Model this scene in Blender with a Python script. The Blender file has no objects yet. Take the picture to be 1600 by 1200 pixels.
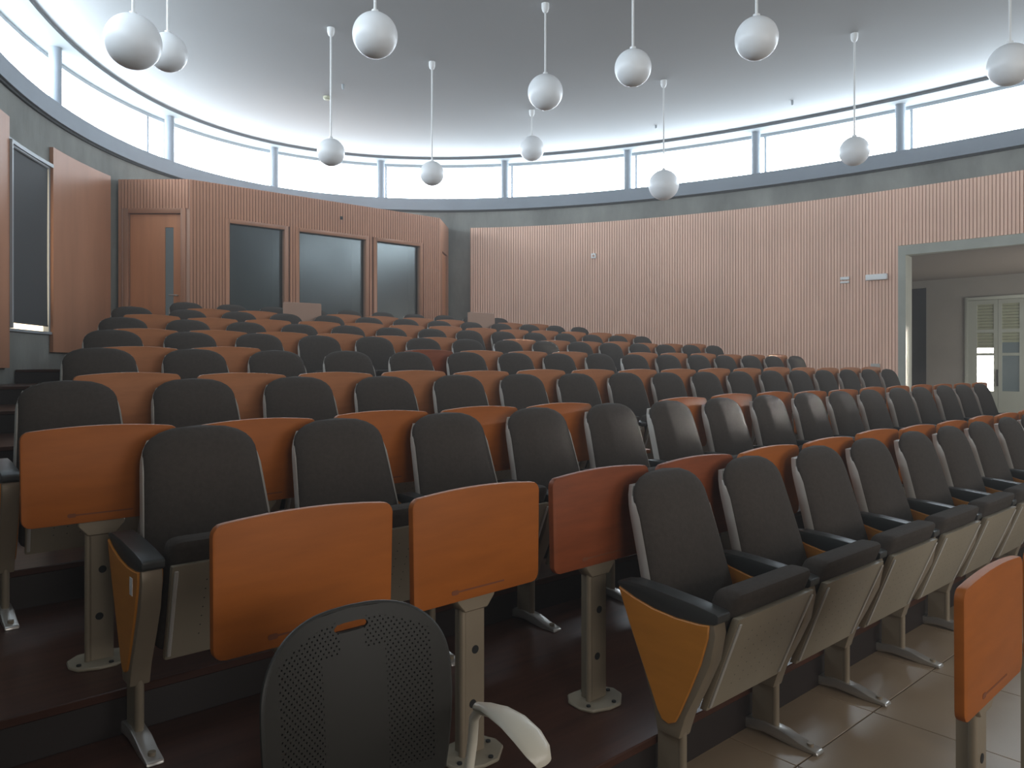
import bpy, bmesh, math, random
from mathutils import Vector
random.seed(7)
PI = math.pi
C = bpy.context.scene.collection
sc = bpy.context.scene

# ------------------------------------------------------------------ camera, light, exposure
TH = 0.72232
cam_d = bpy.data.cameras.new('camera'); cam = bpy.data.objects.new('camera', cam_d); C.objects.link(cam)
cam.location = (0, 0, 1.377); cam.rotation_euler = (PI/2, 0, -TH)
cam_d.sensor_width = 36; cam_d.lens = 36*1177.3/1600; cam_d.shift_y = -0.0210
cam_d.clip_start = 0.05; sc.camera = cam
world = bpy.data.worlds.new('world'); sc.world = world; world.use_nodes = True
world.node_tree.nodes['Background'].inputs[0].default_value = (.70, .84, .95, 1)
world.node_tree.nodes['Background'].inputs[1].default_value = 1.0
vs = sc.view_settings; vs.view_transform = 'Standard'; vs.look = 'None'; vs.gamma = 1; vs.use_curve_mapping = False
vs.exposure = 0.0
PANE_E = 19.0          # clerestory panes lit by the sky behind them
def lamp_area(name, loc, target, sx, sy, power, col):
    l = bpy.data.lights.new(name, 'AREA'); l.shape = 'RECTANGLE'; l.size = sx; l.size_y = sy; l.energy = power; l.color = col
    o = bpy.data.objects.new(name, l); C.objects.link(o); o.location = loc
    o.rotation_euler = (Vector(target)-Vector(loc)).to_track_quat('-Z', 'Y').to_euler(); return o


lamp_area('front_fill_light', (-.6, -3.2, 2.3), (8.5, 5.0, 3.6), 4.5, 2.6, 165, (1.0, .95, .88))  # added fill lamp behind the camera, brightens desk fronts and right wall
lamp_area('front_fill_light', (5.0, -6.2, 2.0), (6.0, 4.0, 5.2), 6.0, 2.4, 235, (1.0, .97, .93))  # second added fill lamp out of view, tilted up to even out the ceiling
lamp_area('corridor_fill_light', (13.9, 1.4, 1.7), (13.7, 6.0, 1.6), 2.4, 2.0, 75, (1.0, .97, .9))  # area lamp added out of view to brighten the dark corridor
beam = lamp_area('sun_on_door_jamb', (15.45, 3.20, 1.50), (11.85, 4.41, 1.40), .10, .95, 1.2, (1.0, .96, .82)); beam.data.spread = math.radians(2)
HAZE = .010
shaft = lamp_area('sun_through_corridor', (15.45, 2.11, 1.69), (5.0, 2.77, 1.06), .16, .18, .55, (1.0, .96, .90)); shaft.data.spread = math.radians(1.3)
_nt = world.node_tree; _vs = _nt.nodes.new('ShaderNodeVolumeScatter'); _vs.inputs['Density'].default_value = HAZE; _vs.inputs['Anisotropy'].default_value = .3
_nt.links.new(_vs.outputs[0], _nt.nodes['World Output'].inputs['Volume'])

# ------------------------------------------------------------------ materials
def mat(name, col, rough=.6, metal=0, spec=.5, noise=0, nscale=8, stretch=(1,1,1), emit=None, estr=0, bump=0, bscale=60, col2=None):
    m = bpy.data.materials.new(name); m.use_nodes = True; nt = m.node_tree; b = nt.nodes['Principled BSDF']
    b.inputs['Base Color'].default_value = (*col, 1); b.inputs['Roughness'].default_value = rough
    b.inputs['Metallic'].default_value = metal; b.inputs['Specular IOR Level'].default_value = spec
    if emit: b.inputs['Emission Color'].default_value = (*emit, 1); b.inputs['Emission Strength'].default_value = estr
    if noise or bump or col2:
        tc = nt.nodes.new('ShaderNodeTexCoord'); mp = nt.nodes.new('ShaderNodeMapping'); mp.inputs['Scale'].default_value = stretch
        nt.links.new(tc.outputs['Object'], mp.inputs[0])
    if noise or col2:
        n = nt.nodes.new('ShaderNodeTexNoise'); n.inputs['Scale'].default_value = nscale; n.inputs['Detail'].default_value = 5
        n.inputs['Roughness'].default_value = .6
        nt.links.new(mp.outputs[0], n.inputs['Vector'])
        r = nt.nodes.new('ShaderNodeValToRGB'); r.color_ramp.elements[0].position = .3; r.color_ramp.elements[1].position = .7
        c2 = col2 or tuple(c*(1+noise) for c in col)
        c1 = col if col2 else tuple(c*(1-noise) for c in col)
        r.color_ramp.elements[0].color = (*c1, 1); r.color_ramp.elements[1].color = (*c2, 1)
        nt.links.new(n.outputs['Fac'], r.inputs[0]); nt.links.new(r.outputs[0], b.inputs['Base Color'])
    if bump:
        n2 = nt.nodes.new('ShaderNodeTexNoise'); n2.inputs['Scale'].default_value = bscale; nt.links.new(mp.outputs[0], n2.inputs['Vector'])
        bp = nt.nodes.new('ShaderNodeBump'); bp.inputs['Strength'].default_value = bump; bp.inputs['Distance'].default_value = .01
        nt.links.new(n2.outputs['Fac'], bp.inputs['Height']); nt.links.new(bp.outputs[0], b.inputs['Normal'])
    return m
M = {}
M['ceiling'] = mat('painted_ceiling', (.42, .43, .435), .9, noise=.03, nscale=.4)
M['lip'] = mat('lip_grey', (.09, .10, .11), .8)
M['soffit'] = mat('soffit_paint', (.17, .185, .19), .85)
M['concrete'] = mat('raw_concrete', (.200, .203, .185), .85, noise=.34, nscale=1.6, stretch=(1, 1, .45), bump=.2, bscale=25)
M['concrete_light'] = mat('pale_concrete', (.34, .35, .31), .85, noise=.12, nscale=2)
M['ring'] = mat('blue_grey_paint', (.20, .228, .262), .7, noise=.05, nscale=2)
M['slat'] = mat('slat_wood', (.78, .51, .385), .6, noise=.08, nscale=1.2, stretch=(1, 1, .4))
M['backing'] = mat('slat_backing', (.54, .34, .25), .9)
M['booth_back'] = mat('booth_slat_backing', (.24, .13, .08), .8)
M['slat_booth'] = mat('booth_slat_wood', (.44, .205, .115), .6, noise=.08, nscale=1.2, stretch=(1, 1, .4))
M['panelwood'] = mat('smooth_panel_wood', (.38, .175, .095), .55, noise=.12, nscale=3, stretch=(1, 1, .15))
M['doorwood'] = mat('door_wood', (.56, .235, .105), .5, noise=.1, nscale=3, stretch=(3, 3, .2))
M['platform'] = mat('dark_platform_wood', (.050, .020, .013), .28, spec=.3, noise=.4, nscale=3, stretch=(.5, 8, 1))
M['riser'] = mat('dark_riser', (.016, .010, .009), .5)
M['tile'] = mat('beige_tile', (.28, .205, .135), .38, noise=.08, nscale=2.5)
M['grout'] = mat('grout', (.06, .05, .04), .9)
M['fabric'] = mat('charcoal_fabric', (.053, .044, .038), .95, spec=.2, noise=.12, nscale=60, bump=.25, bscale=500)
M['shell'] = mat('grey_plastic_shell', (.42, .40, .37), .38)
M['metal'] = mat('greige_metal', (.235, .190, .135), .42, metal=.25, noise=.06, nscale=5)
M['pan'] = mat('greige_seat_pan', (.24, .205, .150), .5, noise=.05, nscale=4)
M['desk'] = mat('orange_beech_laminate', (.31, .086, .012), .5, spec=.2, noise=.10, nscale=4, stretch=(1.2, 1, 7))
M['desk_red'] = mat('reddish_beech_laminate', (.20, .050, .016), .5, spec=.2, noise=.16, nscale=4, stretch=(1.2, 1, 7))
M['desk_tan'] = mat('tan_beech_laminate', (.34, .13, .05), .5, spec=.2, noise=.12, nscale=4, stretch=(1.2, 1, 7))
M['desk_pale'] = mat('pale_board', (.34, .21, .15), .6)
M['side'] = mat('orange_side_panel', (.50, .19, .025), .45, noise=.08, nscale=4, stretch=(1, 1, 6))
M['groove'] = mat('dark_groove', (.16, .042, .010), .7)
M['pad'] = mat('black_arm_plastic', (.040, .042, .042), .38)
M['chrome'] = mat('cast_aluminium', (.55, .53, .50), .3, metal=.8)
M['black'] = mat('black_hole', (.008, .008, .008), .8)
M['globe'] = mat('opal_glass', (.80, .82, .84), .38, spec=.5)
M['white'] = mat('white_enamel', (.75, .76, .76), .4)
M['yellowed'] = mat('yellowed_plastic', (.5, .5, .36), .5)
M['blind'] = mat('charcoal_blind', (.060, .064, .066), .8)
M['frame_dark'] = mat('grey_window_frame', (.30, .33, .35), .5)
M['alu'] = mat('grey_green_door_frame', (.42, .45, .40), .45)
M['shutter'] = mat('shutter_slats', (.34, .36, .25), .6)
M['plaster'] = mat('corridor_plaster', (.34, .32, .29), .9, noise=.08, nscale=1.5)
M['corr_ceiling'] = mat('corridor_ceiling', (.22, .185, .16), .9)
M['chairplastic'] = None
M['armpale'] = mat('pale_grey_arm_plastic', (.50, .46, .38), .35)
M['sky_pane'] = mat('frosted_clerestory_glass', (.5, .55, .6), .6, emit=(.80, .91, 1.0), estr=PANE_E)
M['sun_pane'] = mat('sunlit_glass', (.5, .5, .5), .4, emit=(1.0, .96, .78), estr=14)
M['glow_pane'] = mat('daylit_glass', (.5, .5, .5), .4, emit=(1.0, .80, .55), estr=2.6)
M['dark_pane'] = mat('dim_glass', (.09, .12, .13), .1, emit=(.5, .6, .62), estr=.06)
def glass_mat():
    m = bpy.data.materials.new('booth_glass'); m.use_nodes = True; nt = m.node_tree; nt.nodes.clear()
    o = nt.nodes.new('ShaderNodeOutputMaterial'); mx = nt.nodes.new('ShaderNodeMixShader'); t = nt.nodes.new('ShaderNodeBsdfTransparent')
    g = nt.nodes.new('ShaderNodeBsdfGlossy'); fr = nt.nodes.new('ShaderNodeFresnel'); fr.inputs[0].default_value = 1.55
    t.inputs[0].default_value = (.45, .50, .50, 1); g.inputs['Roughness'].default_value = .22; g.inputs[0].default_value = (.8, .85, .85, 1)
    ad = nt.nodes.new('ShaderNodeMath'); ad.operation = 'MULTIPLY_ADD'; ad.inputs[1].default_value = 1.0; ad.inputs[2].default_value = .04
    nt.links.new(fr.outputs[0], ad.inputs[0]); nt.links.new(ad.outputs[0], mx.inputs[0])
    nt.links.new(t.outputs[0], mx.inputs[1]); nt.links.new(g.outputs[0], mx.inputs[2]); nt.links.new(mx.outputs[0], o.inputs[0])
    return m
M['glass'] = glass_mat()
def perf_mat():
    # black plastic with punched holes laid on a hex grid, only in two bands left and right, plus the hand slot
    m = bpy.data.materials.new('perforated_black_plastic'); m.use_nodes = True; nt = m.node_tree; N = nt.nodes; L = nt.links
    b = N['Principled BSDF']; b.inputs['Base Color'].default_value = (.018, .016, .013, 1); b.inputs['Specular IOR Level'].default_value = .3; b.inputs['Roughness'].default_value = .5
    tc = N.new('ShaderNodeTexCoord'); sp = N.new('ShaderNodeSeparateXYZ'); L.new(tc.outputs['Object'], sp.inputs[0])
    def mth(op, a, bb=None, c=None):
        n = N.new('ShaderNodeMath'); n.operation = op
        for i, v in enumerate((a, bb, c)):
            if v is None: continue
            if isinstance(v, (int, float)): n.inputs[i].default_value = v
            else: L.new(v, n.inputs[i])
        return n.outputs[0]
    X, Z = sp.outputs[0], sp.outputs[2]
    p = .0125
    row = mth('FLOOR', mth('DIVIDE', Z, p*.62)); odd = mth('MULTIPLY', mth('PINGPONG', row, 1.0), p*.5)
    fx = mth('SUBTRACT', mth('FLOORED_MODULO', mth('ADD', X, odd), p), p/2)
    fz = mth('SUBTRACT', mth('FLOORED_MODULO', Z, p*.62), p*.31)
    d2 = mth('ADD', mth('MULTIPLY', fx, fx), mth('MULTIPLY', fz, fz))
    hole = mth('LESS_THAN', d2, .0019**2)
    ax = mth('ABSOLUTE', X)
    band = mth('MULTIPLY', mth('GREATER_THAN', ax, .075), mth('LESS_THAN', ax, .178))
    top = mth('GREATER_THAN', Z, .765)
    band = mth('MAXIMUM', band, mth('MULTIPLY', mth('GREATER_THAN', ax, .03), mth('MULTIPLY', top, mth('LESS_THAN', ax, .18))))
    band = mth('MULTIPLY', band, mth('LESS_THAN', mth('ADD', Z, mth('MULTIPLY', mth('MULTIPLY', ax, ax), 1.6)), .835))
    hole = mth('MULTIPLY', hole, mth('MULTIPLY', band, mth('GREATER_THAN', Z, .50)))
    sx = mth('DIVIDE', X, .040); sz = mth('DIVIDE', mth('SUBTRACT', Z, .818), .0095)
    slot = mth('LESS_THAN', mth('ADD', mth('POWER', mth('ABSOLUTE', sx), 4), mth('POWER', mth('ABSOLUTE', sz), 2)), 1.0)
    hole = mth('MAXIMUM', hole, slot)
    t = N.new('ShaderNodeBsdfTransparent'); mx = N.new('ShaderNodeMixShader'); L.new(hole, mx.inputs[0]); L.new(b.outputs[0], mx.inputs[1]); L.new(t.outputs[0], mx.inputs[2])
    L.new(mx.outputs[0], N['Material Output'].inputs[0]); return m
M['chairplastic'] = perf_mat()
M['chairblack'] = mat('black_seat_plastic', (.016, .015, .013), .5)
def pan_mat():
    # greige pan, small punched dots in the middle field
    m = mat('perforated_seat_pan', (.24, .205, .150), .5, noise=.05, nscale=4); nt = m.node_tree; N = nt.nodes; L = nt.links
    b = N['Principled BSDF']; src = b.inputs['Base Color'].links[0].from_socket
    tc = N.new('ShaderNodeTexCoord'); sp = N.new('ShaderNodeSeparateXYZ'); L.new(tc.outputs['Object'], sp.inputs[0])
    def mth(op, a, bb=None):
        n = N.new('ShaderNodeMath'); n.operation = op
        for i, v in enumerate((a, bb)):
            if v is None: continue
            if isinstance(v, (int, float)): n.inputs[i].default_value = v
            else: L.new(v, n.inputs[i])
        return n.outputs[0]
    fx = mth('SUBTRACT', mth('FLOORED_MODULO', sp.outputs[0], .05), .025); fz = mth('SUBTRACT', mth('FLOORED_MODULO', sp.outputs[2], .032), .016)
    d2 = mth('ADD', mth('MULTIPLY', fx, fx), mth('MULTIPLY', fz, fz)); h = mth('LESS_THAN', d2, .0024**2)
    h = mth('MULTIPLY', h, mth('LESS_THAN', mth('ABSOLUTE', sp.outputs[0]), .17))
    h = mth('MULTIPLY', h, mth('GREATER_THAN', sp.outputs[2], .33)); h = mth('MULTIPLY', h, mth('LESS_THAN', sp.outputs[2], .53))
    mx = N.new('ShaderNodeMix'); mx.data_type = 'RGBA'; L.new(h, mx.inputs['Factor']); L.new(src, mx.inputs['A']); mx.inputs['B'].default_value = (.02, .018, .015, 1)
    L.new(mx.outputs['Result'], b.inputs['Base Color']); return m
M['panperf'] = pan_mat()

# ------------------------------------------------------------------ mesh helpers
class MB:
    def __init__(s): s.v = []; s.f = []
    def add(s, vs, fs):
        o = len(s.v); s.v += [tuple(v) for v in vs]; s.f += [tuple(i+o for i in f) for f in fs]; return s
    def box(s, x0, x1, y0, y1, z0, z1):
        return s.add([(x0,y0,z0),(x1,y0,z0),(x1,y1,z0),(x0,y1,z0),(x0,y0,z1),(x1,y0,z1),(x1,y1,z1),(x0,y1,z1)],
                     [(0,3,2,1),(4,5,6,7),(0,1,5,4),(1,2,6,5),(2,3,7,6),(3,0,4,7)])
    def prism(s, poly, a, b, axis='x'):
        # poly: 2D outline; axis x -> (y,z), y -> (x,z), z -> (x,y)
        def p3(p, t): return (t, p[0], p[1]) if axis == 'x' else ((p[0], t, p[1]) if axis == 'y' else (p[0], p[1], t))
        n = len(poly)
        return s.add([p3(p, a) for p in poly]+[p3(p, b) for p in poly],
                     [tuple(range(n))[::-1], tuple(range(n, 2*n))]+[(i, (i+1) % n, n+(i+1) % n, n+i) for i in range(n)])
    def grid(s, rows, close=False):
        n = len(rows[0]); fs = []
        for i in range(len(rows)-1):
            for j in range(n-1+(1 if close else 0)):
                k = (j+1) % n; fs.append((i*n+j, i*n+k, (i+1)*n+k, (i+1)*n+j))
        return s.add([p for r in rows for p in r], fs)
    def tube(s, pts, r, n=10, cap=True):
        pts = [Vector(p) for p in pts]; rs = r if isinstance(r, (list, tuple)) else [r]*len(pts); rows = []
        up = None
        for i, p in enumerate(pts):
            t = (pts[min(i+1, len(pts)-1)]-pts[max(i-1, 0)]).normalized()
            if up is None: up = t.orthogonal().normalized()
            up = (up-t*up.dot(t)).normalized(); w = t.cross(up)
            rows.append([p+up*math.cos(2*PI*k/n)*rs[i]+w*math.sin(2*PI*k/n)*rs[i] for k in range(n)])
        o = len(s.v); s.grid(rows, True)
        if cap: s.f.append(tuple(o+k for k in range(n))[::-1]); s.f.append(tuple(o+(len(rows)-1)*n+k for k in range(n)))
        return s
    def cyl(s, c, r, h, axis='z', n=14):
        c = Vector(c); d = {'x': Vector((1,0,0)), 'y': Vector((0,1,0)), 'z': Vector((0,0,1))}[axis]
        return s.tube([c, c+d*h], r, n)
    def mesh(s, name, m, bevel=0, seg=2, smooth=True, angle=40, fix=True):
        me = bpy.data.meshes.new(name); me.from_pydata(s.v, [], s.f)
        bm = bmesh.new(); bm.from_mesh(me)
        if bevel:
            bmesh.ops.remove_doubles(bm, verts=bm.verts, dist=1e-5)
            ed = [e for e in bm.edges if len(e.link_faces) == 2 and e.calc_face_angle(0) > .5]
            bmesh.ops.bevel(bm, geom=ed, offset=bevel, segments=seg, profile=.6, affect='EDGES', clamp_overlap=True)
        if fix: bmesh.ops.recalc_face_normals(bm, faces=bm.faces)
        bm.to_mesh(me); bm.free(); me.materials.append(M[m] if isinstance(m, str) else m)
        if smooth: me.shade_smooth(); me.set_sharp_from_angle(angle=math.radians(angle))
        return me
def put(name, me, parent=None, loc=(0,0,0), rot=(0,0,0), **kw):
    o = bpy.data.objects.new(name, me); C.objects.link(o); o.parent = parent; o.location = loc; o.rotation_euler = rot
    for k, v in kw.items(): o[k] = v
    return o
def thing(name, label, cat, loc=(0,0,0), rz=0, group=None):
    o = bpy.data.objects.new(name, None); C.objects.link(o); o.location = loc; o.rotation_euler = (0,0,rz); o.empty_display_size = .1
    o['label'] = label; o['category'] = cat
    if group: o['group'] = group
    return o
def struct(name, me, label=None):
    o = put(name, me, kind='structure')
    if label: o['label'] = label
    return o
def rrect(x0, x1, z0, z1, r, n=5):
    pts = []
    for cx, cz, a in ((x1-r, z1-r, 0), (x0+r, z1-r, PI/2), (x0+r, z0+r, PI), (x1-r, z0+r, 1.5*PI)):
        for k in range(n): t = a+PI/2*k/(n-1); pts.append((cx+r*math.cos(t), cz+r*math.sin(t)))
    return pts

# ------------------------------------------------------------------ the oval hall: plan curve
EC, EA, EB = (5.822, 2.7715), 5.981, 10.107
def sm(x): x = max(0, min(1, x)); return x*x*(3-2*x)
def wp(t, off=0):
    t = t % (2*PI); ct, st = math.cos(t), math.sin(t)
    g = 1.5*sm((t-2.5)/1.0)*(1-sm((t-4.2)/1.3))
    nx, ny = ct/EA, st/EB; l = math.hypot(nx, ny); nx /= l; ny /= l
    return (EC[0]+EA*ct+nx*(off+g)-.011*EB*st, EC[1]+EB*st+ny*(off+g)+.011*EA*ct)
def tan_angle(t):
    a, b = wp(t-.001), wp(t+.001); return math.atan2(b[1]-a[1], b[0]-a[0])
def sheet(t0, t1, z0, z1, off, n, mb=None, holes=()):
    mb = mb or MB(); ts = [t0+(t1-t0)*i/n for i in range(n+1)]
    for h in holes: ts += [h[0], h[1]]
    ts = sorted(set(ts)); zs = sorted(set([z0, z1]+[z for h in holes for z in h[2:4] if z0 < z < z1]))
    for a, b in zip(ts, ts[1:]):
        for c, d in zip(zs, zs[1:]):
            if any(h[0]-1e-6 <= a and b <= h[1]+1e-6 and h[2]-1e-6 <= c and d <= h[3]+1e-6 for h in holes): continue
            p, q = wp(a, off), wp(b, off); mb.add([(*p, c), (*q, c), (*q, d), (*p, d)], [(0,1,2,3)])
    return mb
def band(t0, t1, z0, z1, o0, o1, n, mb=None):     # curved bar with thickness
    mb = mb or MB(); rows = []
    for i in range(n+1):
        t = t0+(t1-t0)*i/n; p, q = wp(t, o0), wp(t, o1); rows.append([(*p, z0), (*q, z0), (*q, z1), (*p, z1)])
    o = len(mb.v); mb.grid(rows, True)
    if abs(t1-t0) < 6.2: mb.f.append((o, o+1, o+2, o+3)); k = o+4*n; mb.f.append((k+3, k+2, k+1, k))
    return mb
ZW, ZR, ZS = 3.947, 4.29, 4.51      # top of wood, underside of ring beam, sill
ZSOF, ZC = 5.215, 5.262             # soffit, ceiling
DOOR_T = (-.075, .1742); DOOR_Z = 3.10
WIN_T = (2.2877, 2.417); WIN_Z = (1.74, 3.72)
# concrete walls
struct('wall_right', sheet(-.5, 1.06, -.1, 4.33, .03, 90, holes=[(DOOR_T[0], DOOR_T[1], -.1, DOOR_Z)]).mesh('wall_right', 'concrete', angle=60))
struct('wall_back', sheet(1.06, 2.06, -.1, 4.33, .03, 50).mesh('wall_back', 'concrete', angle=60))
wl = struct('wall_left', sheet(2.06, 3.9, -.1, 4.33, .03, 90, holes=[(WIN_T[0], WIN_T[1], WIN_Z[0], WIN_Z[1])]).mesh('wall_left', 'concrete', angle=60))
struct('wall_front', sheet(3.9, 2*PI-.5, -.1, 4.33, .03, 90).mesh('wall_front', 'concrete', angle=60))
# ring beam carrying the clerestory
mb = MB(); band(0, 2*PI, ZR, ZS, -.03, .55, 200, mb)
ring = struct('trim_1', mb.mesh('ring_beam', 'ring', angle=50), 'blue-grey painted ring beam under the clerestory')
put('painted_shadow_gap', band(0, 2*PI, ZR-.03, ZR, .0, .05, 200).mesh('painted_shadow_gap', 'black'), ring)  # solid black band, paints the shade under the ring beam
COLS = [2.257, 1.897, 1.568, 1.251, .919, .638, .395, .174, -.04, -.26, -.50, -.80, -1.10, -1.40, -1.70, -2.00, -2.28, -2.50, -2.72, -2.94, -3.16, -3.38, -3.62]
colm = MB(); colm.cyl((0,0,0), .07, ZSOF-ZS, n=20); colme = colm.mesh('column', 'ring')
for t in COLS:
    p = wp(t, .06); put('column', colme, ring, (p[0], p[1], ZS))
# soffit + ceiling
sof = MB(); lip = MB()
N = 200
for i in range(N):
    a, b = 2*PI*i/N, 2*PI*(i+1)/N
    p, q, r, s_ = wp(a, -.17), wp(b, -.17), wp(b, .6), wp(a, .6)
    sof.add([(*p, ZSOF), (*q, ZSOF), (*r, ZSOF), (*s_, ZSOF)], [(0,1,2,3)])
    lip.add([(*p, ZSOF), (*q, ZSOF), (*q, ZC+.02), (*p, ZC+.02)], [(0,1,2,3)])
struct('trim_2', sof.mesh('soffit', 'soffit', angle=50), 'pale soffit strip round the edge of the ceiling')
struct('trim_3', lip.mesh('ceiling_lip', 'lip', angle=50), 'thin grey lip round the edge of the ceiling')
cm = MB(); cm.add([(*wp(2*PI*i/N, -.16), ZC) for i in range(N)]+[(EC[0], EC[1], ZC)], [(i, (i+1) % N, N) for i in range(N)])
struct('ceiling', cm.mesh('ceiling', 'ceiling'))
WEND, WSTART = 3.25, 2*PI-.40
struct('wall_upper_front', band(3.28, 2*PI-.50, ZS-.01, ZSOF+.03, .10, .30, 60).mesh('wall_upper_front', 'soffit', angle=60), 'plain upper wall towards the stage')
# clerestory windows, one per bay: frame bars, mullion, panes
wn = 1
cs = sorted([c % (2*PI) for c in COLS])
for i, t0 in enumerate(cs):
    t1 = cs[(i+1) % len(cs)]
    if t1 < t0: t1 += 2*PI
    if WEND < (t0+t1)/2 < WSTART: continue      # towards the stage the wall runs up to the ceiling
    fr = MB(); band(t0, t1, ZS, ZS+.015, .26, .33, 8, fr); band(t0, t1, 5.165, ZSOF, .24, .33, 8, fr)
    tm = t0+(t1-t0)*(.10 if abs(t0-1.897) < .01 else .955)
    w = struct('window_%d' % wn, fr.mesh('clerestory_frame', 'frame_dark'), 'frame of a clerestory bay'); wn += 1
    a = (t0, tm) ; b = (tm, t1)
    for x0, x1 in (a, b):
        put('pane', sheet(x0, x1, ZS+.02, 5.16, .31, 6).mesh('pane', 'sky_pane'), w)
    p = wp(tm, .28); put('mullion', MB().box(-.02, .02, -.02, .03, 0, ZSOF-ZS).mesh('mullion', 'frame_dark'), w, (p[0], p[1], ZS), (0, 0, tan_angle(tm)))

# ------------------------------------------------------------------ wood lining
def slats(mb, bk, t0, t1, z0, z1, pitch=.046):
    # vertical slats on the curve
    L = 0; n = 400; ps = [wp(t0+(t1-t0)*i/n, 0) for i in range(n+1)]; cum = [0]
    for a, b in zip(ps, ps[1:]): cum.append(cum[-1]+math.hypot(b[0]-a[0], b[1]-a[1]))
    k = 0; cnt = int(cum[-1]/pitch); j = 0
    for k in range(cnt+1):
        s0 = k*pitch; s1 = min(s0+pitch*.78, cum[-1])
        if s1 <= s0: continue
        def tt(s):
            j = 0
            lo, hi = 0, n
            while hi-lo > 1:
                m = (lo+hi)//2
                if cum[m] <= s: lo = m
                else: hi = m
            return t0+(t1-t0)*(lo+(s-cum[lo])/(cum[hi]-cum[lo]))/n
        p, q = wp(tt(s0), -.035), wp(tt(s1), -.035); p2, q2 = wp(tt(s0), -.012), wp(tt(s1), -.012)
        mb.add([(*p, z0), (*q, z0), (*q, z1), (*p, z1), (*p2, z0), (*q2, z0), (*q2, z1), (*p2, z1)], [(0,1,2,3), (4,0,3,7), (1,5,6,2), (3,2,6,7), (0,4,5,1)])
    band(t0, t1, z0, z1, -.012, .028, 60, bk)
sm_, bk_ = MB(), MB(); slats(sm_, bk_, DOOR_T[1]+.0002, 1.005, .0, ZW); slats(sm_, bk_, -.45, DOOR_T[1], DOOR_Z+.005, ZW)
lin = struct('trim_4', bk_.mesh('slat_backing', 'backing', smooth=False), 'backing of the ribbed wood lining on the right wall')
put('wood_slats', sm_.mesh('wood_slats', 'slat', smooth=False), lin, kind='stuff', label='pinkish tan vertical wood ribs')
# smooth wood panels on the left wall, either side of the blind window
pw = MB(); band(2.10, WIN_T[0]-.004, 1.50, ZW, -.015, .028, 12, pw)
struct('trim_5', pw.mesh('wood_panel', 'panelwood'), 'smooth tan wood panel between blind window and concrete strip')
pw = MB(); band(WIN_T[1]+.004, 2.60, 1.32, ZW, -.015, .028, 8, pw); 
struct('trim_6', pw.mesh('wood_panel', 'panelwood'), 'smooth tan wood panel at left edge of the photo')

# left window: bright pane outside, bulging dark roller blind inside
fr = MB(); band(WIN_T[0]-.006, WIN_T[1]+.006, WIN_Z[1]-.02, WIN_Z[1]+.02, -.015, .3, 6, fr); band(WIN_T[0]-.006, WIN_T[1]+.006, WIN_Z[0]-.03, WIN_Z[0]+.0, .0, .3, 6, fr)
band(WIN_T[0]-.004, WIN_T[0]+.0, WIN_Z[0], WIN_Z[1], .02, .3, 1, fr); band(WIN_T[1], WIN_T[1]+.004, WIN_Z[0], WIN_Z[1], -.04, .3, 1, fr)
wd = struct('window_%d' % wn, fr.mesh('blind_window_frame', 'frame_dark'), 'tall left window behind a dark blind'); wn += 1
put('pane', sheet(WIN_T[0], WIN_T[1], WIN_Z[0], WIN_Z[1], .085, 4).mesh('pane', 'glow_pane'), wd)
rows = []
for i in range(25):
    z = WIN_Z[0]+.075+(WIN_Z[1]-.02-WIN_Z[0]-.075)*i/24; f = i/24
    edge = WIN_T[0]+.0010+.0050*math.sin(PI*min(1, f*1.02))**.9
    rows.append([(*wp(edge+(WIN_T[1]-.001-edge)*k/6, .030-.012*math.sin(PI*f)), z) for k in range(7)])
blind = put('roller_blind', MB().grid(rows).mesh('roller_blind', 'blind', fix=False)); blind['label'] = 'dark charcoal roller blind drawn down over the left window'; blind['category'] = 'blind'
p = wp((WIN_T[0]+WIN_T[1])/2, .035)
rows = [wp(WIN_T[0]+.002, .03), wp(WIN_T[1]-.002, .03)]
put('bottom_bar', MB().tube([(*rows[0], WIN_Z[0]+.072), (*rows[1], WIN_Z[0]+.072)], .010, 8).mesh('bottom_bar', 'blind'), blind)
put('blind_roller', MB().tube([(*rows[0], WIN_Z[1]-.03), (*rows[1], WIN_Z[1]-.03)], .018, 10).mesh('blind_roller', 'frame_dark'), blind)

# ------------------------------------------------------------------ rows
V0, DV, P = 1.4757, 1.15138, .57
ZROW = [0, .1593, .3116, .4832, .6423, .8030, .9829, 1.1516]
U0 = [2.276, .982, .776, 1.162, 1.5135, 1.8717, 2.2487, 3.180]
NS = [9, 16, 17, 16, 15, 14, 13, 10]
VR = [V0+DV*i for i in range(8)]
# tile floor (z = 0) with separate tiles in view
fl = MB(); fl.add([(*wp(2*PI*i/120, .1), -.012) for i in range(120)], [tuple(range(120))])
floor = struct('floor', fl.mesh('floor', 'grout'), 'beige tile floor')
for i in range(-5, 15):
    for j in range(-6, 2):
        u0, v1 = 3.03+.6*i, 1.287-.6*j+.6*0
        x0, x1, y0, y1 = u0+.002, u0+.598, v1-.598, v1-.002
        if x1 < -1.3 or x0 > 11 or y0 > 1.75 or (j < -0 and y1 > 1.85): continue
        if j < 0: continue
        key = 'tile'
        put('tile', tile_me if 'tile_me' in globals() else globals().setdefault('tile_me', MB().box(0, .596, 0, .596, -.012, 0).mesh('tile', 'tile', bevel=.0015, seg=1)), floor, (x0, y0, 0))
for i in range(-5, 15):
    for j in (-1, 2, 3, 4):
        u0, v1 = 3.03+.6*i, 1.287-.6*j
        x0, y0 = u0+.002, v1-.598
        if x0 > 11: continue
        if j == -1 or j > 1: put('tile', tile_me, floor, (x0, y0, 0))
def lwall(v):
    best = None
    for k in range(600):
        t = 1.6+2.9*k/600; p = wp(t, .02)
        if best is None or abs(p[1]-v) < abs(best[1]-v): best = p
    return best[0]
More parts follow.
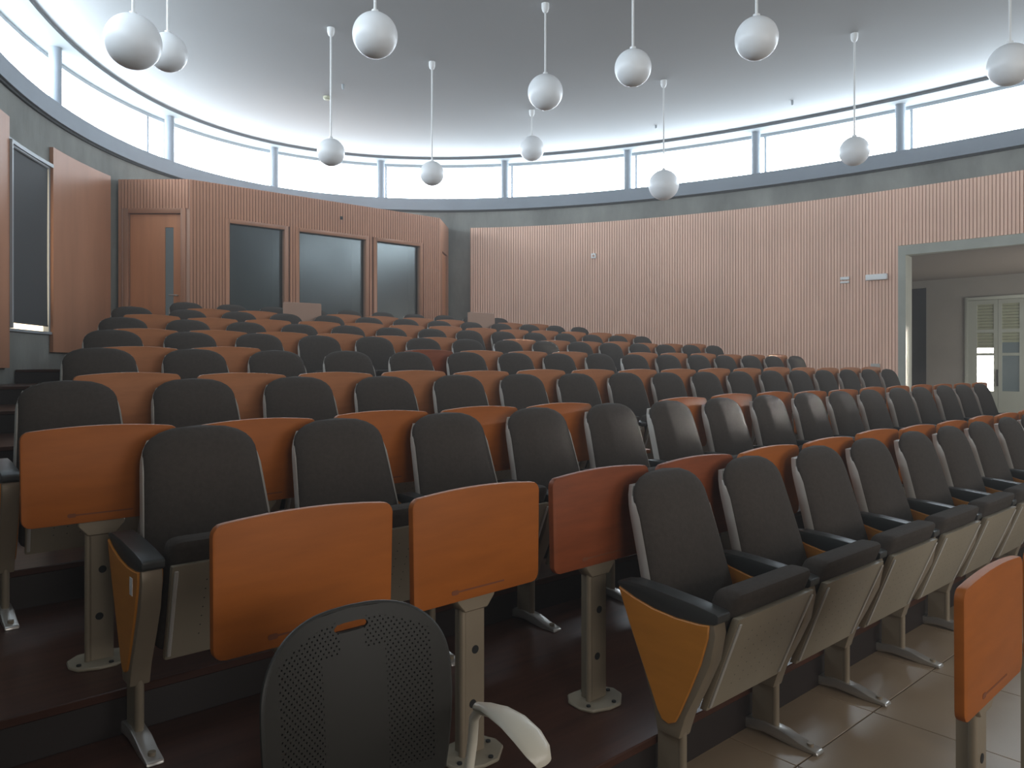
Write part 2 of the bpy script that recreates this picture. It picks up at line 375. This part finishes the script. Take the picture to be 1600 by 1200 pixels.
def rwall(v):
    best = None
    for k in range(500):
        t = -.3+1.85*k/500; p = wp(t, .0)
        if best is None or abs(p[1]-v) < abs(best[1]-v): best = p
    return best[0]
levels = [(VR[i]-1.08, ZROW[i]) for i in range(1, 8)]+[(9.62, 1.30)]
for i, (v0, z) in enumerate(levels):
    v1 = levels[i+1][0] if i < 7 else 12.9
    top = []
    for k in range(9 if i < 7 else 30):
        v = v0+(v1-v0)*k/((9 if i < 7 else 30)-1)
        if v > 12.75: break
        ur = 10.35 if i < 3 else rwall(v)
        top.append((lwall(v), ur, v))
    poly = [(a, v) for a, b, v in top]+[(b, v) for a, b, v in reversed(top)]
    put('platform', MB().prism(poly, (levels[i-1][1]-.001 if i else -.01), z-.03, 'z').mesh('platform_body', 'riser', smooth=False), floor)
    polyt = [(a, v-(.012 if k == 0 else 0)) for k, (a, b, v) in enumerate(top)]+[(b, v-(.012 if v == v0 else 0)) for a, b, v in reversed(top)]
    put('platform_deck', MB().prism(polyt, z-.03, z, 'z').mesh('platform_deck', 'platform', bevel=.004, seg=1), floor)

# ------------------------------------------------------------------ tip-up seats
def loft(hw, yc, z0, z1, front, back, n=18, m=14, pw=3.0, tp=6, mname='back', mt='fabric'):
    F, B = [], []
    for i in range(n+1):
        t = 1-(1-i/n)**1.5 if i < n else 1.0
        t = min(1, max(0, t)); z = z0+(z1-z0)*t; w = hw(t)
        fr, bk = [], []
        for j in range(m+1):
            s_ = math.sin((j/m-.5)*PI)
            e = max(0, 1-abs(s_)**pw)**.5*max(0, 1-abs(2*t-1)**tp)**.5
            fr.append((s_*w, yc(t)-front*e, z)); bk.append((s_*w, yc(t)+back*e, z))
        F.append(fr); B.append(bk)
    mb = MB(); mb.grid(F); mb.grid([list(reversed(r)) for r in B])
    me_ = mb
    return me_
def bw(t):
    w = .240-.034*(t/.8) if t < .8 else .206*max(0, 1-((t-.8)/.2)**2.5)**(1/2.5)
    return max(w, .002)
def byc(t): return .085+.15*t+.02*t*t
def welded(mb, name, m, angle=80):
    me = bpy.data.meshes.new(name); me.from_pydata(mb.v, [], mb.f); bm = bmesh.new(); bm.from_mesh(me)
    bmesh.ops.remove_doubles(bm, verts=bm.verts, dist=.0006); bmesh.ops.recalc_face_normals(bm, faces=bm.faces)
    bm.to_mesh(me); bm.free(); me.materials.append(M[m]); me.shade_smooth(); me.set_sharp_from_angle(angle=math.radians(angle)); return me
def kb(t): return bw(t)
ME = {}
ME['backrest'] = welded(loft(bw, byc, .41, .985, .062, .018), 'backrest', 'fabric')
def shw(t):
    T = (.10+.80*t)
    return (.240-.034*(min(T, .8)/.8)) + .003 - (.0 if t < .80 else .030*((t-.80)/.20)**2)
def syc(t): T = .10+.80*t; return byc(T)
rowsF = []
mbs = MB(); n = 14
rws = []
for i in range(n+1):
    t = i/n; z = .41+.575*(.10+.82*t); w = shw(t); y = syc(t); k = 1.0-2.2*sm((t-.78)/.22)
    rws.append([(-w, y-.012*k, z), (-w-.004, y+.012, z), (-w+.012, y+.040, z), (-w*.5, y+.052, z), (w*.5, y+.052, z), (w-.012, y+.040, z), (w+.004, y+.012, z), (w, y-.012*k, z), (w*.9, y+.008, z), (-w*.9, y+.008, z)])
mbs.grid(rws, True); mbs.f.append(tuple(range(10))); mbs.f.append(tuple(n*10+k for k in range(10)))
ME['back_shell'] = mbs.mesh('back_shell', 'shell', angle=50)
# folded seat: local frame of the slanted pan: from bottom (y -.085, z .27) to top (y -.215, z .60)
def slant(y, z): return y-.085-.13*((z-.27)/.33)
def slbox(x, y0, y1, z0, z1, bev, m, name, seg=2, xb=None):
    mb = MB(); xb = xb or x
    vs = [(-xb, slant(y0, z0), z0), (xb, slant(y0, z0), z0), (xb, slant(y1, z0), z0), (-xb, slant(y1, z0), z0), (-x, slant(y0, z1), z1), (x, slant(y0, z1), z1), (x, slant(y1, z1), z1), (-x, slant(y1, z1), z1)]
    mb.add(vs, [(0,3,2,1),(4,5,6,7),(0,1,5,4),(1,2,6,5),(2,3,7,6),(3,0,4,7)]); return mb.mesh(name, m, bevel=bev, seg=seg)
ME['seat_pan'] = slbox(.238, 0, .028, .262, .592, .008, 'panperf', 'seat_pan', xb=.222)
for sgn in (-1, 1):
    x = .212*sgn; rb = MB()
    rb.add([(x-.006, slant(-.006, .275), .275), (x+.006, slant(-.006, .275), .275), (x+.012*sgn+.006, slant(-.006, .575), .575), (x+.012*sgn-.006, slant(-.006, .575), .575),
            (x-.006, slant(.002, .275), .275), (x+.006, slant(.002, .275), .275), (x+.012*sgn+.006, slant(.002, .575), .575), (x+.012*sgn-.006, slant(.002, .575), .575)],
           [(0,1,2,3),(4,7,6,5),(0,4,5,1),(1,5,6,2),(2,6,7,3),(3,7,4,0)])
    ME['pan_rib%d' % sgn] = rb.mesh('pan_rib', 'shell', bevel=.002, seg=1)
ME['seat_cushion'] = slbox(.237, .026, .125, .285, .668, .036, 'fabric', 'seat_cushion', 4)
# standard between two seats
padp = [(.20, .640), (.207, .633), (.20, .626), (.13, .600), (.05, .582), (-.04, .574), (-.13, .577), (-.175, .583), (-.188, .590), (-.190, .612), (-.182, .618), (-.10, .630), (.05, .644), (.15, .648)]
ME['armrest'] = MB().prism(padp, -.034, .034).mesh('armrest', 'pad', bevel=.006, seg=2)
frp = [(.205, .626), (.13, .602), (.05, .584), (-.04, .576), (-.13, .579), (-.172, .585), (-.178, .55), (-.160, .46), (-.115, .36), (-.07, .27), (-.052, .215), (-.045, .19), (.04, .19), (.045, .215), (.055, .26), (.10, .38), (.155, .50)]
ME['side_frame'] = MB().prism(frp, -.031, .031).mesh('side_frame', 'metal', bevel=.007, seg=2)
spp = [(.199, .620), (.13, .598), (.05, .580), (-.04, .572), (-.12, .574), (-.158, .579), (-.155, .54), (-.128, .45), (-.088, .355), (-.052, .275), (-.034, .242), (-.008, .228), (.018, .235), (.036, .262), (.088, .375), (.147, .50)]
ME['side_panel'] = MB().prism(spp, -.0375, .0375).mesh('side_panel', 'side', bevel=.003, seg=1)
pm = MB().box(-.014, .014, -.03, .05, .02, .20); pm.tube([(0, -.035, .02), (0, -.035, .22)], .015, 12)
ME['post'] = pm.mesh('post', 'metal')
fp = [(.19, .0), (.195, .012), (.16, .028), (.08, .042), (.0, .05), (-.08, .042), (-.14, .024), (-.205, .013), (-.21, .0), (-.12, .0), (0, .012), (.11, .0)]
fm = MB().prism(fp, -.026, .026)
ME['foot'] = fm.mesh('foot', 'chrome', bevel=.007, seg=2)
bo = MB().cyl((0, 0, 0), .012, .014, n=10)
ME['bolt'] = bo.mesh('bolt', 'metal')
ORD = ['first', 'second', 'third', 'fourth', 'fifth', 'sixth', 'seventh', 'eighth', 'ninth', 'tenth', 'eleventh', 'twelfth', 'thirteenth', 'fourteenth', 'fifteenth', 'sixteenth', 'seventeenth']
ROWN = ['front', 'second', 'third', 'fourth', 'fifth', 'sixth', 'seventh', 'rearmost']
def ordinal(k, n, vis_end=True):
    if k == 0: return 'leftmost'
    if vis_end and k == n-1: return 'rightmost'
    return ORD[k]+' from left'
for i in range(8):
    for k in range(NS[i]):
        o = ordinal(k, NS[i], i > 0)
        if i == 0: o = ['leftmost', 'second from left', 'third from left', 'fourth from left', 'fifth from left', 'sixth from left', 'seventh from left', 'eighth from left', 'ninth from left'][k]
        s = thing('tip_up_seat', 'charcoal folded tip-up seat, %s in the %s row' % (o, ROWN[i]), 'seat', (U0[i]+P*k, VR[i], ZROW[i]), 0, 'folded auditorium seats, %s row' % ROWN[i])
        bk = put('backrest', ME['backrest'], s, rot=(random.uniform(-.012, .012), 0, 0)); put('back_shell', ME['back_shell'], s, rot=bk.rotation_euler)
        sp_ = put('seat_pan', ME['seat_pan'], s); [put('pan_rib', ME['pan_rib%d' % q], sp_) for q in ((-1, 1) if i < 4 else ())]; put('seat_cushion', ME['seat_cushion'], s)
        if (i, k) == (1, 0): put('sticker', MB().box(-P/2-.0388, -P/2-.037, -.105, -.075, .495, .55).mesh('sticker', 'white', smooth=False), s, label='small pale paper sticker')
        for x in ((-P/2,) if k < NS[i]-1 else (-P/2, P/2)):
            put('armrest', ME['armrest'], s, (x, 0, 0)); put('side_frame', ME['side_frame'], s, (x, 0, 0)); put('side_panel', ME['side_panel'], s, (x, 0, 0))
            put('post', ME['post'], s, (x, 0, 0)); ft = put('foot', ME['foot'], s, (x, 0, 0)); [put('bolt', ME['bolt'], ft, (0, y, z)) for y, z in (((-.17, .014), (.165, .018)) if i < 3 else ())]

# ------------------------------------------------------------------ writing desks in front of each seat, panels folded down
W2, Z0, Z1 = .25, .505, .830
def desk_outline(z0, z1):
    pts = []; r = .03
    for k in range(5): t = PI+PI/2*k/4; pts.append((-W2+.004+r+r*math.cos(t), z0+r+r*math.sin(t)))
    for k in range(5): t = -PI/2+PI/2*k/4; pts.append((W2-.004-r+r*math.cos(t), z0+r+r*math.sin(t)))
    for k in range(5): t = PI/2*k/4; pts.append((W2-r+r*math.cos(t), z1-r+r*math.sin(t)))
    for k in range(1, 8): x = W2-r-(2*W2-2*r)*k/8; pts.append((x, z1+.012*(1-(x/(W2-r))**2)))
    for k in range(5): t = PI/2+PI/2*k/4; pts.append((-W2+r+r*math.cos(t), z1-r+r*math.sin(t)))
    return pts
for nm in ('desk', 'desk_red', 'desk_tan'):
    ME[nm] = MB().prism(desk_outline(Z0, Z1), -.056, -.032, 'y').mesh('desk_panel', nm, bevel=.005, seg=2)
ME['desk_tall'] = MB().prism(rrect(-W2, W2, .505, .965, .02), -.056, -.032, 'y').mesh('desk_panel', 'desk_pale', bevel=.004, seg=1)
gm = MB(); gm.prism(rrect(-.10, .095, Z0+.028, Z0+.033, .0024, 3), -.0566, -.054, 'y'); ME['pencil_groove'] = gm.mesh('pencil_groove', 'groove')
gm = MB(); gm.prism(rrect(-.112, -.085, Z0+.023, Z0+.037, .006, 4), -.0568, -.054, 'y'); ME['latch'] = gm.mesh('latch', 'groove')
ME['bracket'] = MB().prism([(-.075, .508), (-.075, .49), (-.045, .455), (.045, .455), (.075, .49), (.075, .508)], -.034, .02, 'y').mesh('bracket', 'metal', bevel=.004, seg=1)
pm = MB().box(-.036, .040, -.022, .028, .012, .46); pm.tube([(-.040, -.014, .012), (-.040, -.014, .47)], .012, 10)
ME['desk_post'] = pm.mesh('desk_post', 'metal', bevel=0)
ME['hole'] = MB().cyl((0, -.0235, 0), .013, .004, 'y', 16).mesh('hole', 'black')
bp = [(-.105, -.03), (-.085, -.075), (-.02, -.098), (.035, -.098), (.10, -.045), (.11, .0), (.09, .05), (.03, .075), (-.06, .075), (-.10, .03)]
ME['base_plate'] = MB().prism(bp, 0, .012, 'z').mesh('base_plate', 'pan', bevel=.004, seg=1)
ME['plate_bolt'] = MB().cyl((0, 0, .012), .008, .005, n=10).mesh('plate_bolt', 'black')
for i in range(8):
    for k in range(2 if i == 0 else NS[i]):
        du = -.03 if i == 0 else -.10
        tall = i == 7 and k in (2, 7)
        red = (i == 1 and k in (2, 3)) or (i == 4 and k == 4)
        flat = (i, k) in ((2, 5), (4, 2), (4, 3), (4, 8), (5, 6))
        o = ordinal(k, NS[i], i > 0)
        if tall: lab = 'tall pale board on desk post behind the seventh row, %s' % ('the left one' if k == 2 else 'the right one')
        elif flat: lab = 'writing desk with panel lowered flat on its post, %s before the %s row' % (o, ROWN[i])
        elif red: lab = 'reddish brown folded writing desk on post, %s before the %s row' % (o, ROWN[i])
        else: lab = '%s wooden folded writing desk on post, %s before the %s row' % ('orange' if i < 3 else 'tan', o, ROWN[i])
        d = thing('writing_desk', lab, 'desk', (U0[i]+P*k+du, VR[i]-.78, ZROW[i]), random.uniform(-.02, .02), 'writing desks before the %s row' % ROWN[i])
        if tall: put('desk_panel', ME['desk_tall'], d, label='pale tall board')
        else:
            pn = put('desk_panel', ME['desk_red' if red else ('desk' if i < 3 else 'desk_tan')], d, (0, -.549, .468) if flat else (0, 0, random.uniform(-.006, .006)), (-PI/2 if flat else 0, 0 if flat else random.uniform(-.012, .012), 0))
            put('pencil_groove', ME['pencil_groove'], pn); put('latch', ME['latch'], pn)
        put('bracket', ME['bracket'], d)
        ps = put('post', ME['desk_post'], d)
        if i < 4:
            put('hole', ME['hole'], ps, (.004, 0, .33)); put('hole', ME['hole'], ps, (-.006, 0, .165))
        bpl = put('base_plate', ME['base_plate'], d)
        if i < 3: [put('bolt', ME['plate_bolt'], bpl, (x, y, 0)) for x, y in ((-.075, -.045), (.02, -.078), (.075, .0), (.0, .055))]

# ------------------------------------------------------------------ projection booth at the back
BV, BU0, BU1 = 10.93, 3.60, 7.92
BL = (2.86, 11.60); BR = (8.62, 11.62); BZ = 1.30
WINS = [(4.15, 4.99), (5.23, 6.40), (6.61, 7.475)]; WZ0, WZ1 = 2.05, 3.40
def seg_frame(a, b):
    L = math.hypot(b[0]-a[0], b[1]-a[1]); return L, math.atan2(b[1]-a[1], b[0]-a[0])
def slat_face(mb, L, z0, z1, holes=(), pitch=.045):
    k = 0
    while k*pitch < L-.01:
        x0, x1 = k*pitch, min(k*pitch+pitch*.78, L); k += 1; xm = (x0+x1)/2
        hs = [h for h in holes if h[0]-.02 < xm < h[1]+.02]
        if hs: mb.box(x0, x1, -.022, 0, z0, hs[0][2]) if hs[0][2] > z0+.01 else None; mb.box(x0, x1, -.022, 0, hs[0][3], z1)
        else: mb.box(x0, x1, -.022, 0, z0, z1)
    return mb
def seg_wall(mb, L, z0, z1, holes=(), th=.10):
    xs = sorted(set([0, L]+[x for h in holes for x in h[:2]])); 
    for a, b in zip(xs, xs[1:]):
        h = [h for h in holes if h[0] <= (a+b)/2 <= h[1]]
        if h:
            if h[0][2] > z0+.01: mb.box(a, b, 0, th, z0, h[0][2])
            mb.box(a, b, 0, th, h[0][3], z1)
        else: mb.box(a, b, 0, th, z0, z1)
    return mb
booth = thing('projection_booth', 'wood-clad projection booth with three dark windows at the back of the hall', 'booth', (BU0, BV, BZ))
H_ = ZW-BZ
L, _ = seg_frame((BU0, BV), (BU1, BV)); hol = [(a-BU0, b-BU0, WZ0-BZ, WZ1-BZ) for a, b in WINS]
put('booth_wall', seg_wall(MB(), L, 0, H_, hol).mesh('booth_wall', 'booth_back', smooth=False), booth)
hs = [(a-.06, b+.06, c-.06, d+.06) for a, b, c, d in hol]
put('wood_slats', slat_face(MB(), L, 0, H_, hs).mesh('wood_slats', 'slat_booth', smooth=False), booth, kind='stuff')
for a, b, c, d in hol:
    f = MB(); f.box(a-.06, a, -.035, .10, c-.06, d+.06); f.box(b, b+.06, -.035, .10, c-.06, d+.06); f.box(a, b, -.035, .10, d, d+.06); f.box(a, b, -.035, .10, c-.06, c)
    w = put('booth_window', f.mesh('booth_window', 'panelwood', bevel=.003, seg=1), booth)
    put('pane', MB().box(a, b, .05, .058, c, d).mesh('pane', 'glass', smooth=False), w)
    put('blind', MB().box(a+(b-a)*.86, b-.01, .16, .165, c-.3, d+.02).mesh('blind', 'concrete'), w)
# left return with the door
L, ang = seg_frame(BL, (BU0, BV)); rt = (BL[0]-BU0, BL[1]-BV, 0)
dh = [(.14, .88, 0, 2.17)]
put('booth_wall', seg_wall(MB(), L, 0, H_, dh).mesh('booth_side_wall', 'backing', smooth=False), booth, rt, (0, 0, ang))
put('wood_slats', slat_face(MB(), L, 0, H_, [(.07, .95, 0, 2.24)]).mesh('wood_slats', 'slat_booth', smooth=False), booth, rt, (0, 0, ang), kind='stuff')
f = MB(); f.box(.07, .14, -.03, .10, 0, 2.24); f.box(.88, .95, -.03, .10, 0, 2.24); f.box(.14, .88, -.03, .10, 2.17, 2.24)
put('door_frame', f.mesh('door_frame', 'panelwood', bevel=.003, seg=1), booth, rt, (0, 0, ang))
f = MB(); f.box(.145, .64, .02, .06, .005, 2.165); f.box(.76, .875, .02, .06, .005, 2.165); f.box(.64, .76, .02, .06, .005, .35); f.box(.64, .76, .02, .06, 1.98, 2.165)
dr = put('door', f.mesh('booth_door', 'doorwood'), booth, rt, (0, 0, ang))
put('vision_panel', MB().box(.64, .76, .035, .045, .35, 1.98).mesh('vision_panel', 'dark_pane', smooth=False), dr)
f = MB(); f.tube([(.82, .02, 1.02), (.82, -.03, 1.02)], .012, 8); f.tube([(.82, -.03, 1.02), (.72, -.035, 1.02)], .010, 8); put('door_handle', f.mesh('door_handle', 'chrome'), dr)
# right return
L, ang = seg_frame((BU1, BV), BR); rt = (BU1-BU0, 0, 0)
put('booth_wall', seg_wall(MB(), L, 0, H_, [(.25, .85, 0, 2.1)]).mesh('booth_side_wall', 'panelwood', smooth=False), booth, rt, (0, 0, ang))
put('door', MB().box(.26, .84, .03, .07, 0, 2.09).mesh('booth_side_door', 'doorwood', bevel=.002, seg=1), booth, rt, (0, 0, ang))
f = MB(); roofp = [BL, (BU0, BV+.01), (BU1, BV+.01), BR]; roofp += [wp(t, -.02) for t in [1.10+.1*k for k in range(10)]]
put('added_booth_roof', MB().prism([(x-BU0, y-BV) for x, y in roofp], H_-.05, H_-.005, 'z').mesh('added_booth_roof', 'backing', smooth=False), booth)  # unseen slab added to keep light out of the booth interior
sp = put('wall_speaker_socket', MB().box(-.02, .02, -.02, 0, -.025, .025).mesh('socket', 'black', bevel=.004), None, (5.95, BV-.022, 3.70)); sp.name = 'cable_socket'; sp['label'] = 'tiny black cable socket on the booth front above the middle window'; sp['category'] = 'socket'

# ------------------------------------------------------------------ right wall: opening, corridor and glazed door
pj = wp(DOOR_T[1], 0); pr = wp(DOOR_T[0], 0)
of = MB(); z1 = DOOR_Z; fw = .11/6.0
band(DOOR_T[1]-.0102, DOOR_T[1], 0, z1, -.05, .26, 1, of); band(DOOR_T[0], DOOR_T[0]+.0102, 0, z1, -.05, .26, 1, of)
band(DOOR_T[0]+.0102, DOOR_T[1]-.0102, z1-.14, z1, -.05, .26, 10, of)
dfr = struct('door_1', of.mesh('opening_frame', 'concrete_light', smooth=False), 'wide concrete-framed opening in the right wall')
CX0, CX1, CY0, CY1, CZ = 11.9, 15.6, 1.2, 7.6, 2.957
cw = MB(); cw.add([(11.85, CY0, CZ), (CX1, CY0, CZ), (CX1, CY1, CZ), (11.85, CY1, CZ)], [(0,1,2,3)])
struct('ceiling_corridor', cw.mesh('corridor_ceiling', 'corr_ceiling'), 'dim ceiling of the corridor')
cw = MB(); cw.add([(11.4, CY0, 0), (CX1, CY0, 0), (CX1, CY1, 0), (11.4, CY1, 0)], [(0,1,2,3)])
struct('floor_corridor', cw.mesh('corridor_floor', 'tile'), 'corridor tile floor')
cw = MB(); DY0, DY1, DZ = 3.93, 4.95, 2.58; GY0, GY1, GZ = 5.62, 6.5, 2.82
for (a, b, c, d) in ((CY0, DY0, 0, CZ), (DY0, DY1, DZ, CZ), (DY1, GY0, 0, CZ), (GY0, GY1, GZ, CZ), (GY1, CY1, 0, CZ)):
    cw.box(CX1, CX1+.2, a, b, c, d)
cw.box(12.15, CX1, CY1, CY1+.1, 0, CZ); cw.box(12.15, CX1, CY0-.1, CY0, 0, CZ)
struct('wall_corridor', cw.mesh('corridor_wall', 'plaster', smooth=False), 'plain plaster corridor wall')
struct('door_2', MB().box(CX1+.12, CX1+.16, GY0, GY1, 0, GZ).mesh('dark_door', 'riser'), 'dark doorway in the corridor')
# glazed double door with shutters half down
f = MB(); X0 = CX1-.03
f.box(X0, CX1+.05, DY0, DY0+.03, 0, DZ); f.box(X0, CX1+.05, DY1-.06, DY1, 0, DZ); f.box(X0, CX1+.05, DY0+.03, DY1-.06, DZ-.06, DZ)
gd = struct('door_3', f.mesh('glazed_door_frame', 'alu', bevel=.004, seg=1), 'grey-green glazed double door with shutters half lowered')
for (a, b, bright) in ((4.41, 4.89, True), (3.965, 4.405, False)):
    lf = MB(); p0, p1 = (4.476, 4.745) if bright else (4.075, 4.345); x0, x1 = X0+.012, X0+.055
    lf.box(x0, x1, a, p0, .01, DZ-.065); lf.box(x0, x1, p1, b, .01, DZ-.065)
    for z0_, z1_ in ((.01, .86), (1.50, 1.55), (1.92, 1.98), (2.44, DZ-.065)): lf.box(x0, x1, p0, p1, z0_, z1_)
    leaf = put('door_leaf', lf.mesh('door_leaf', 'alu', smooth=False), gd)
    put('pane', MB().box(X0+.03, X0+.036, p0, p1, .86, 1.64 if bright else 1.74).mesh('pane', 'sun_pane' if bright else 'dark_pane', smooth=False), leaf)
    ztop, k = (1.64 if bright else 1.74), 0
    while ztop+.055*k < 2.43:
        z = ztop+.055*k; put('shutter_slat', MB().prism([(X0+.022, z), (X0+.034, z+.004), (X0+.034, z+.050), (X0+.026, z+.050)], p0, p1, 'y').mesh('shutter_slat', 'shutter'), leaf); k += 1
put('door_handle', MB().box(X0-.04, X0+.01, 4.40, 4.42, .95, 1.25).mesh('door_handle', 'black', bevel=.003), gd)

# ------------------------------------------------------------------ small wall fittings
def wall_fit(name, t, z, w, h, d, m, label, cat):
    p = wp(t, -.036); o = put(name, MB().box(-w/2, w/2, 0, d, -h/2, h/2).mesh(name, m, bevel=.006, seg=2), None, (p[0], p[1], z), (0, 0, tan_angle(t))); o['label'] = label; o['category'] = cat; return o
wall_fit('wall_socket', .7077, 1.377+166*13.85/1177, .09, .09, .03, 'white', 'small white socket alone on the ribbed wood wall', 'socket')
put('socket_face', MB().cyl((0, .03, 0), .022, .004, 'y', 12).mesh('socket_face', 'backing'), bpy.data.objects['wall_socket'])
wall_fit('switch_plate', .2500, 1.377+131*11.66/1177, .13, .045, .03, 'white', 'small pale switch plate left of the long lamp, upper piece', 'switch')
wall_fit('switch_plate', .2500, 1.377+125*11.66/1177, .13, .03, .03, 'white', 'small pale switch plate left of the long lamp, lower piece', 'switch')
wall_fit('emergency_lamp', .2036, 1.377+133*11.36/1177, .30, .085, .06, 'white', 'long pale emergency lamp beside the concrete opening', 'lamp')
wall_fit('wall_box', .2055, 1.377-5*11.3/1177, .13, .06, .03, 'shell', 'little pale box low on the wood wall by the opening', 'socket')

# ------------------------------------------------------------------ globe pendants
def XD(px, D):     # plan point at depth D in the direction measured for the lamp
    X = (px-800)/1177.3*D; c, s = math.cos(TH), math.sin(TH); return (c*X+s*D, -s*X+c*D)
LAMPS = [  # bearing, sphere height on the photo, radius, depth
 (208, 65, .205, 5.76, 'big globe pendant at the far left top, in front of another globe'),
 (262, 82, .166, 6.62, 'globe pendant half hidden behind the big far left globe'),
 (517, 238, .158, 8.75, 'small globe pendant on long rod, left one of the back left two'),
 (586, 55, .168, 5.65, 'large globe pendant left of centre at the top of the photo'),
 (675, 271, .156, 9.74, 'smallest globe pendant, on a long rod over the back window of the booth'),
 (852, 144, .190, 8.16, 'globe pendant at centre on a short rod, above a smaller globe'),
 (831, 232, .190, 11.6, 'small globe pendant at centre, straight below a bigger globe'),
 (989, 106, .152, 6.27, 'globe pendant right of centre, between the central pair and the top right one'),
 (1037, 289, .206, 10.38, 'lowest globe pendant, hanging in front of the ring beam right of centre'),
 (1182, 60, .160, 5.70, 'large globe pendant at the top, second from the right corner'),
 (1335, 236, .170, 8.9, 'globe pendant on a long thin rod before the right clerestory windows'),
 (1578, 101, .168, 6.19, 'globe pendant at the right edge of the photo')]
for px, py, R, D, lab in LAMPS:
    u, v = XD(px, D); z = 1.377+(566.3-py)*D/1177.3
    g = thing('globe_pendant', 'white '+lab, 'lamp', (u, v, ZC), 0, 'white globe pendants')
    sp = bmesh.new(); bmesh.ops.create_uvsphere(sp, u_segments=40, v_segments=24, radius=R); me = bpy.data.meshes.new('globe'); sp.to_mesh(me); sp.free(); me.materials.append(M['globe']); me.shade_smooth()
    put('globe', me, g, (0, 0, z-ZC))
    put('rod', MB().tube([(0, 0, z+R-.01-ZC), (0, 0, -.01)], .0105, 10).mesh('rod', 'white'), g)
    put('canopy', MB().tube([(0,0,0), (0,0,-.05), (0,0,-.085), (0,0,-.10)], [.042, .042, .03, .016], 16).mesh('canopy', 'white'), g)
    put('collar', MB().tube([(0,0,z+R+.02-ZC), (0,0,z+R-.008-ZC)], .026, 14).mesh('collar', 'white'), g)
def ceil_fit(name, px, py, r, h, m, lab, cat):
    D = (ZC-1.377)*1177.3/(566.3-py); u, v = XD(px, D)
    o = put(name, MB().tube([(0,0,0), (0,0,-h*.6), (0,0,-h)], [r, r, r*.6], 18).mesh(name, m), None, (u, v, ZC)); o['label'] = lab; o['category'] = cat; return o
ceil_fit('smoke_detector', 511, 151, .055, .05, 'yellowed', 'yellowed smoke detector on the ceiling beside a pendant rod', 'detector')
ceil_fit('ceiling_hook', 536, 132, .02, .07, 'frame_dark', 'small dark hook on the ceiling near the smoke detector', 'hook')
ceil_fit('ceiling_hook', 1238, 157, .02, .07, 'frame_dark', 'small dark hook on the ceiling over the right windows', 'hook')
ceil_fit('ceiling_hook', 1025, 196, .02, .05, 'frame_dark', 'small dark hook on the ceiling beside the lowest globe rod', 'hook')

# ------------------------------------------------------------------ black perforated armchair in the foreground
ch = thing('armchair', 'black perforated plastic armchair with pale arms in the foreground', 'chair', (.80, 1.38, 0))
rows = []
n, m = 40, 24
for i in range(n+1):
    t = 1-(1-i/n)**1.7; z = .44+.415*t
    w = .195+.022*math.sin(PI*min(1, t*1.1)*.8)
    if t > .62: w *= max(0, 1-((t-.62)/.38)**2.7)**(1/2.7)
    w = max(w, .004)
    rows.append([((s_ := math.sin((j/m-.5)*PI))*w, -.035*(s_*w/.2)**2+.05*(t-.3)*t+.02, z) for j in range(m+1)])
mb = MB(); mb.grid(rows)
bm_me = mb.mesh('chair_back', 'chairplastic', angle=80)
bo_ = put('backrest', bm_me, ch)
so = bo_.modifiers.new('solidify', 'SOLIDIFY'); so.thickness = .007; so.offset = 0
# rim
rim = [Vector(r[0]) for r in rows[2:]]+[Vector(r[-1]) for r in reversed(rows[2:])]
put('rim', MB().tube([p+Vector((0, .002, 0)) for p in rim], .0055, 8).mesh('rim', 'chairblack'), bo_)
rows = []
for i in range(13):
    t = i/12; y = -.47+.47*t
    w = .215*(1-.12*(1-t))*(1-.35*max(0, (.15-t)/.15)**2)
    rows.append([((j/12*2-1)*w, y, .445-.012*math.cos((j/12*2-1)*PI/2)-.02*(1 if t < .1 else 0)+.0) for j in range(13)])
se = put('seat', MB().grid(rows).mesh('chair_seat', 'chairblack', angle=80), ch); so = se.modifiers.new('solidify', 'SOLIDIFY'); so.thickness = .012
for sx in (-1, 1):
    x = sx*.235
    put('leg', MB().tube([(x, -.43, 0), (x, -.40, .2), (x*.95, -.36, .42)], .012, 10).mesh('leg', 'metal'), ch)
    put('leg', MB().tube([(x, .06, 0), (x, .03, .2), (x*.95, -.02, .42)], .012, 10).mesh('leg', 'metal'), ch)
    xa = sx*.262
    put('arm_tube', MB().tube([(x*.93, -.05, .40), (sx*.245, -.045, .45), (xa, -.04, .52), (xa, -.045, .572), (xa, -.065, .600), (xa, -.10, .606)], .0115, 12).mesh('arm_tube', 'armpale'), ch)
    rr = []
    path = [(-.055, .603, .013), (-.09, .612, .020), (-.13, .616, .030), (-.18, .612, .036), (-.225, .598, .038), (-.255, .580, .034), (-.272, .563, .022)]
    for (y, z, w) in path:
        rr.append([(xa+w*math.cos(a), y, z+(.010 if math.sin(a) > 0 else .009)*math.sin(a)) for a in [2*PI*k/14 for k in range(14)]])
    mb = MB(); mb.grid(rr, True); mb.f.append(tuple(range(14))); mb.f.append(tuple(6*14+k for k in range(14)))
    put('arm_pad', mb.mesh('arm_pad', 'armpale', angle=60), ch)
put('seat_frame', MB().tube([(-.22, -.36, .415), (-.22, -.02, .415), (.22, -.02, .415), (.22, -.36, .415), (-.22, -.36, .415)], .010, 8).mesh('seat_frame', 'metal'), ch)
